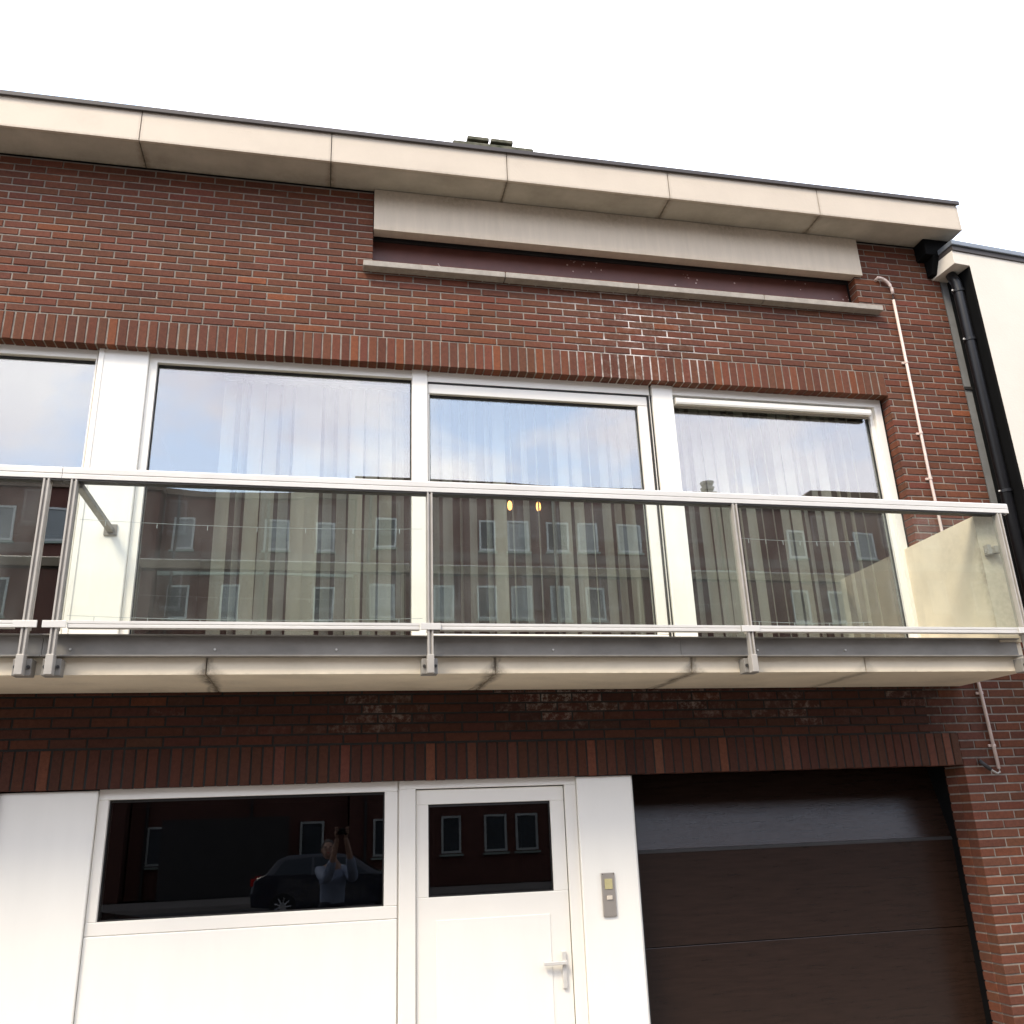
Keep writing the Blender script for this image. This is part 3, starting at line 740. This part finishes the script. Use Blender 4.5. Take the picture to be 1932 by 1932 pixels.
MB().tube([(4.674, -.022, 2.14), (4.672, -.026, 2.108), (4.645, -.03, 2.098), (4.60, -.03, 2.125), (4.565, -.02, 2.155), (4.545, .0, 2.185)], .008, 8).build('cable_tail', 'aluB', con, smooth=True)
MB().tube([(4.600, -.03, 2.125), (4.56, -.024, 2.16), (4.538, -.008, 2.19)], .014, 8).build('grommet', 'dark', con, smooth=True)

# ------------------------------------------------------------------ neighbour
nb = thing('neighbour_house', 'cream rendered house next door with grey coping and black side cladding', 'house', (5.225, -.25, 0), rz=R(5))
nb.rotation_euler = (0, 0, R(5))
MB().box(.002, 8, .0, 6, 0, 6.33).build('wall', 'render', nb)
MB().prism([(-.004, .02), (.0015, .0015), (.0015, 6), (-.004, 6)], 0, 6.20, 'z').build('side_cladding', 'blackslate', nb, fix=True)
MB().box(-.155, .0015, .0, .27, 6.205, 6.33).build('cornice_block', 'render', nb, .002)
mb = MB(); mb.box(-.165, 8.1, -.03, .5, 6.375, 6.42); nb_c = mb.build('coping', 'coping', nb, .005)
MB().box(-.155, 8.05, -.012, .3, 6.331, 6.374).build('coping_band', 'bitumen', nb)  # dark band directly below the coping
nw = frame('window', .40, 1.6, 3.9, 5.36, .06, .06, .07, .07, nb, y0=-.03, y1=.0, mt='coping')
MB().box(.46, 1.54, -.02, -.01, 3.97, 5.29).build('pane', 'oppglass', nw)
dp = thing('downpipe', 'black round downpipe in the gap between the brick house and the cream house', 'drainpipe', (5.165, -.13, 0))
MB().tube([(0, 0, 0), (0, 0, 6.10), (-.02, .02, 6.20)], .043, 18).build('pipe', 'blackpipe', dp, smooth=True)
for z_ in (1.2, 2.7, 4.2, 5.55, 6.02):
    p = MB().tube([(0, 0, z_-.012), (0, 0, z_+.012)], .050, 18).build('bracket', 'blackpipe', dp)
    MB().tube([(-.055, -.01, z_), (-.075, -.02, z_-.003)], .007, 6).build('screw', 'alu', p)

# ------------------------------------------------------------------ across the street (seen mirrored in the glass)
YO = -25.2
ob = thing('apartment_building', 'tall red brick apartment block opposite, mirrored in the windows, with pale bands', 'building', (7.5, YO, 0))
def opp(ob, x0, x1, h, wx, rows, mt, band=None):
    MB().box(x0, x1, -10, 0, 0, h).build('wall', mt, ob)
    MB().box(x0-.1, x1+.1, -10.1, .12, h, h+.22).build('parapet', 'oppbrick2', ob)
    for z_ in band or []: MB().box(x0, x1, .001, .10, z_, z_+.32).build('band', 'oppband', ob)
    for xp in (x0+.5, (x0+x1)/2+.3): MB().tube([(xp, .12, 0), (xp, .12, h)], .05, 8).build('rain_pipe', 'dark', ob)
    rnd = random.Random(5)
    for (za, zb) in rows:
        for x_ in wx:
            if za > 1 and rnd.random() < .07: continue
            wd = rnd.choice((.66, .76, .76, .92)); x_ = x_+rnd.uniform(-.12, .12)
            MB().box(-wd/2-.06, wd/2+.06, 0, .12, -.09, -.03).build('sill', 'oppband', ob).location = (x_, .002, za)
            mb = MB(); mb.box(-wd/2, wd/2, 0, .05, 0, .07); mb.box(-wd/2, wd/2, 0, .05, zb-za-.07, zb-za)
            mb.box(-wd/2, -wd/2+.07, 0, .05, .07, zb-za-.07); mb.box(wd/2-.07, wd/2, 0, .05, .07, zb-za-.07)
            f = mb.build('window', 'oppframe', ob); f.location = (x_, .002, za)
            MB().box(-wd/2+.07, wd/2-.07, .005, .02, .07, zb-za-.07).build('pane', 'oppglass' if za < 1 or rnd.random() < .5 else 'oppglass2', f)
rowsA = [(.99, 2.16), (3.65, 4.9), (6.28, 7.55), (8.9, 10.15), (11.5, 12.66)]
wxs = [x-7.5 for x in (1.98, 4.15, 5.70, 6.90, 8.50, 9.70, 11.25, 13.30)]
opp(ob, -6.6, 7.6, 14.0, wxs, rowsA, 'oppbrick', [10.52, 5.2])
MB().box(-6.3, -5.0, -8, -5, 14.0, 14.6).build('roof_box', 'oppbrick2', ob)
ob2 = thing('apartment_building', 'red brick block opposite on the left with dark windows, mirrored in the leftmost window', 'building', (-11, YO, 0))
opp(ob2, -9, 5.0, 13.4, [-8, -6.4, -4.6, -3.2, -1.4, .1, 1.6, 3.2], rowsA, 'oppbrick', [10.52])
ob3 = thing('apartment_building', 'low red brick block opposite between the two red blocks', 'building', (-2.6, YO-.6, 0))
opp(ob3, -3.35, 3.45, 13.5, [-2.5, -.8, .8, 2.4], rowsA, 'oppbrick', [10.52])
ob4 = thing('apartment_building', 'brown block opposite on the right with a stepped roof', 'building', (24, YO, 0))
opp(ob4, -8.8, 14, 13.5, [-5.6, -4.0, -2.4, -.8, 1, 2.6, 4.2], rowsA, 'oppbrick', [10.52])
MB().prism([(-5.2, 13.72), (-4.3, 14.6), (6, 14.6), (6, 13.72)], -6, -.3, 'y').build('roof_box', 'oppbrick2', ob4, fix=True)
fl = thing('roof_flue', 'ringed metal flue on the roof opposite, mirrored in the right hand window', 'flue', (15.35, YO-1.0, 13.3))
mb = MB(); mb.tube([(0, 0, 0), (0, 0, 1.75)], .16, 14); mb.build('pipe', 'aluB', fl)
for k in range(3): MB().tube([(0, 0, 1.15+.25*k), (0, 0, 1.27+.25*k)], [.24, .28], 14).build('ring', 'aluB', fl)
# dark garage passage in the far facade
MB().box(-2.3, 1.6, .62, .66, 0, 2.35).build('passage', 'dark', ob3)

# ---- cars
def car(label, loc, paint, rz=0):
    t_ = thing('parked_car', label, 'car', loc, 'cars parked across the street', rz)
    # side profile, front towards +x
    prof = [(-2.0, .32), (-2.03, .62), (-1.98, .92), (-1.72, 1.02), (-1.42, 1.36), (-1.15, 1.44), (-.1, 1.46), (.35, 1.38), (.98, .98), (1.62, .86), (1.98, .70), (2.06, .48), (2.02, .28), (-1.2, .24)]
    me = MB(); n = len(prof); ys = [-.84, -.80, -.66, .66, .80, .84]
    def sh(p, y):
        z = p[1]; ay = abs(y)
        if z > .95: # tumblehome
            k = 1-.22*(z-.95)/.5
            return (p[0], y*k, z)
        return (p[0], y, z)
    i0 = len(me.v)
    for j, y in enumerate(ys):
        ins = 1.0 if 0 < j < 5 else .97
        for p in prof:
            q = sh(p, y); me.v.append((q[0]*ins, q[1], q[2]*ins+(0 if ins == 1 else .02)))
    for j in range(len(ys)-1):
        for k in range(n): me.f.append((j*n+k, j*n+(k+1) % n, (j+1)*n+(k+1) % n, (j+1)*n+k)); me.mi.append(0)
    me.f.append(tuple(range(n))); me.f.append(tuple((len(ys)-1)*n+k for k in range(n))[::-1]); me.mi += [0, 0]
    me.c = [(0, 0, 0, 0)]*len(me.v)
    me.build('body', paint, t_, .03, fix=True)
    for s_ in (-1, 1):
        y = s_*.80
        for poly in ([(-1.50, 1.03), (-1.28, 1.33), (-.62, 1.38), (-.62, 1.0)], [(-.56, 1.0), (-.56, 1.38), (.15, 1.35), (.72, .99)]):
            mb = MB(); 
            P = lambda p, o: (p[0], s_*(.845*(1-.22*max(0, p[1]-.95)/.5)+o), p[1])
            mb.v = [P(p, -.02) for p in poly]+[P(p, .006) for p in poly]; m_ = len(poly)
            mb.f = [tuple(range(m_)), tuple(range(m_, 2*m_))]+[(k, (k+1) % m_, m_+(k+1) % m_, m_+k) for k in range(m_)]
            mb.mi = [0]*len(mb.f); mb.c = [(0, 0, 0, 0)]*len(mb.v)
            mb.build('window', 'carglass', t_, fix=True)
        for wx_ in (-1.27, 1.28):
            wl = MB().tube([(wx_, s_*.66, .31), (wx_, s_*.86, .31)], .31, 24).build('wheel', 'tyre', t_, .02)
            mb = MB().tube([(wx_, s_*.858, .31), (wx_, s_*.868, .31)], .09, 16)
            for k in range(9):
                a = k*2*math.pi/9
                mb.tube([(wx_+.07*math.cos(a), s_*.866, .31+.07*math.sin(a)), (wx_+.20*math.cos(a), s_*.866, .31+.20*math.sin(a))], .016, 6)
            mb.build('rim', 'rim', wl)
        MB().box(-2.035, -1.90, s_*.72-.10, s_*.72+.10, .78, .95).build('tail_light', 'red', t_, .01)
        MB().box(1.86, 2.0, s_*.62-.14, s_*.62+.14, .62, .74).build('headlight', 'aluB', t_, .01)
    mb = MB(); mb.v = [(.40, -.60, 1.375), (.40, .60, 1.375), (.98, .70, .995), (.98, -.70, .995)]; mb.f = [(0, 1, 2, 3)]
    for v in list(mb.v): mb.v.append((v[0]+.012, v[1], v[2]+.018))
    mb.f += [(4, 5, 6, 7), (0, 1, 5, 4), (1, 2, 6, 5), (2, 3, 7, 6), (3, 0, 4, 7)]; mb.mi = [0]*6; mb.c = [(0, 0, 0, 0)]*8
    mb.build('windscreen', 'carglass', t_, fix=True)
    return t_
car('dark blue hatchback parked across the street, mirrored in the lower window', (.42, -18.6, -.12), 'carpaint')
car('dark green car parked near the photographer, only its bonnet mirrored in the lower window', (-4.15, -8.6, -.12), 'carpaint2')

# ------------------------------------------------------------------ the photographer
def skin_mesh(name, verts, edges, radii, sub=2):
    me = bpy.data.meshes.new(name); me.from_pydata(verts, edges, []); o = bpy.data.objects.new(name, me); COL.objects.link(o)
    md = o.modifiers.new('skin', 'SKIN'); md.use_smooth_shade = True
    for i, r in enumerate(radii):
        sv = me.skin_vertices[0].data[i]; sv.radius = r if isinstance(r, tuple) else (r, r); sv.use_root = (i == 0)
    if sub: s_ = o.modifiers.new('sub', 'SUBSURF'); s_.levels = sub; s_.render_levels = sub
    dg = bpy.context.evaluated_depsgraph_get(); ev = o.evaluated_get(dg)
    m2 = bpy.data.meshes.new_from_object(ev); bpy.data.objects.remove(o)
    return m2
def chain(pts, rad):
    return pts, [(i, i+1) for i in range(len(pts)-1)], rad
ps = thing('person', 'person in a blue grey shirt raising a phone with both hands in the street', 'person', (.16, -6.22, 0))
PH = Vector((.085, .47, 1.865))     # phone centre, local
# body: pelvis, spine, neck, arms, legs - one connected skeleton
V = [(0, 0, .93), (0, -.02, 1.12), (0, -.01, 1.30), (0, 0, 1.42), (0, .02, 1.50), (0, .03, 1.56),
     (-.17, .0, 1.40), (-.08, .27, 1.31), (-.01, .38, 1.54), (.035, .42, 1.80),
     (.17, .0, 1.40), (.25, .20, 1.31), (.19, .37, 1.58), (.135, .42, 1.80),
     (-.10, 0, .86), (-.11, .02, .50), (-.12, -.02, .10), (-.12, .12, .04),
     (.10, 0, .86), (.12, .02, .50), (.13, -.02, .10), (.13, .12, .04)]
E_ = [(0, 1), (1, 2), (2, 3), (3, 4), (4, 5), (3, 6), (6, 7), (7, 8), (8, 9), (3, 10), (10, 11), (11, 12), (12, 13), (0, 14), (14, 15), (15, 16), (16, 17), (0, 18), (18, 19), (19, 20), (20, 21)]
Rd = [(.15, .11), (.145, .11), (.15, .12), (.12, .09), .055, .055, .06, .05, .042, .027, .06, .05, .042, .027, .09, .065, .042, .035, .09, .065, .042, .035]
body = skin_mesh('body', V, E_, Rd)
bmj = bmesh.new(); bmj.from_mesh(body)
def add_ball(bm_, c, rx, ry, rz, rot=None):
    mt_ = Matrix.Translation(c) @ (rot or Matrix.Identity(4)) @ Matrix.Diagonal((rx, ry, rz, 1))
    bmesh.ops.create_uvsphere(bm_, u_segments=20, v_segments=14, radius=1, matrix=mt_)
tilt = Matrix.Rotation(R(16), 4, 'X')
HC = Vector((-.070, .06, 1.655))
def hp(x, y, z): return HC + (tilt.to_3x3() @ Vector((x, y, z)))
add_ball(bmj, HC, .075, .092, .112, tilt)             # skull
add_ball(bmj, hp(0, .035, -.055), .055, .058, .062, tilt)  # jaw
add_ball(bmj, hp(0, .098, -.012), .012, .018, .024, tilt)   # nose
for s_ in (-1, 1): add_ball(bmj, hp(s_*.077, .0, -.01), .010, .020, .030, tilt)
def add_mesh(bm_, me_): bm_.from_mesh(me_)
for s_ in (-1, 1):                                    # hands: palm, four fingers, thumb
    wx_ = .03 if s_ < 0 else .13
    px_ = PH.x + s_*.065
    add_mesh(bmj, skin_mesh('p', *chain([(wx_, .42, 1.79), (wx_+(px_-wx_)*.6, .43, 1.83), (px_, .44, 1.875)], [(.026, .018), (.036, .018), (.034, .015)]), sub=1))
    for k in range(4):
        zz = 1.845+.021*k; L_ = (.058, .070, .074, .064)[k]
        add_mesh(bmj, skin_mesh('f', *chain([(px_, .435, zz), (px_+s_*.018, .465, zz+.004), (px_+s_*.008, .49, zz+.006), (px_-s_*(L_-.045), .492, zz+.006)], [.0095, .009, .008, .007]), sub=1))
    add_mesh(bmj, skin_mesh('t', *chain([(px_-s_*.005, .43, 1.835), (px_-s_*.02, .425, 1.855), (px_-s_*.03, .448, 1.880)], [.011, .010, .008]), sub=1))
bm_body = bpy.data.meshes.new('body'); bmj.to_mesh(bm_body); bmj.free(); bm_body.materials.append(M['skin'])
bm_body.polygons.foreach_set('use_smooth', [True]*len(bm_body.polygons))
bo = bpy.data.objects.new('body', bm_body); COL.objects.link(bo); bo.parent = ps
sh_i = [0, 1, 2, 3, 6, 7, 8, 10, 11, 12]
def cloth(name, idx, grow, mt_, over=None):
    mp_ = {a: i for i, a in enumerate(idx)}
    v_ = [V[a] for a in idx]; e_ = [(mp_[a], mp_[b_]) for a, b_ in E_ if a in mp_ and b_ in mp_]
    r_ = [tuple(x+grow for x in (Rd[a] if isinstance(Rd[a], tuple) else (Rd[a], Rd[a]))) for a in idx]
    me_ = skin_mesh(name, v_, e_, r_); me_.materials.clear(); me_.materials.append(M[mt_])
    o_ = bpy.data.objects.new(name, me_); COL.objects.link(o_); o_.parent = ps
    return o_
cloth('shirt', sh_i, .018, 'shirt'); cloth('trousers', [0, 1, 14, 15, 16, 18, 19, 20], .022, 'jeans')
mb = MB()
for s_ in (-1, 1): mb.ball((s_*.125, .06, .045), .052, .14, .05)
mb.build('shoes', 'shoe', ps, smooth=True)
hb = bmesh.new(); add_ball(hb, hp(0, -.018, .028), .084, .098, .102, tilt)
bmesh.ops.delete(hb, geom=[v for v in hb.verts if (tilt.inverted().to_3x3() @ (v.co-HC)).y > .068 and (tilt.inverted().to_3x3() @ (v.co-HC)).z < .052 or (tilt.inverted().to_3x3() @ (v.co-HC)).z < -.05], context='VERTS')
hm = bpy.data.meshes.new('hair'); hb.to_mesh(hm); hb.free(); hm.materials.append(M['hair'])
ho = bpy.data.objects.new('hair', hm); COL.objects.link(ho); ho.parent = ps
mb = MB()
for s_ in (-1, 1):
    c_ = hp(s_*.030, .083, .012); mb.ball(c_, .016, .008, .008)
mb.build('eyes', 'eye', ps)
c_ = hp(0, .090, -.058); MB().ball(c_, .022, .006, .006).build('mouth', 'red', ps)
ph = thing('phone', 'black phone held up in both hands of the person, mirrored in the lower window', 'phone', (.16+PH.x, -6.22+PH.y, PH.z))
MB().box(-.072, .072, -.004, .004, -.036, .036).build('case', 'phone', ph, .003)
MB().tube([(.055, .004, .02), (.055, .007, .02)], .008, 12).build('lens', 'carglass', ph)
bpy.context.view_layer.update()
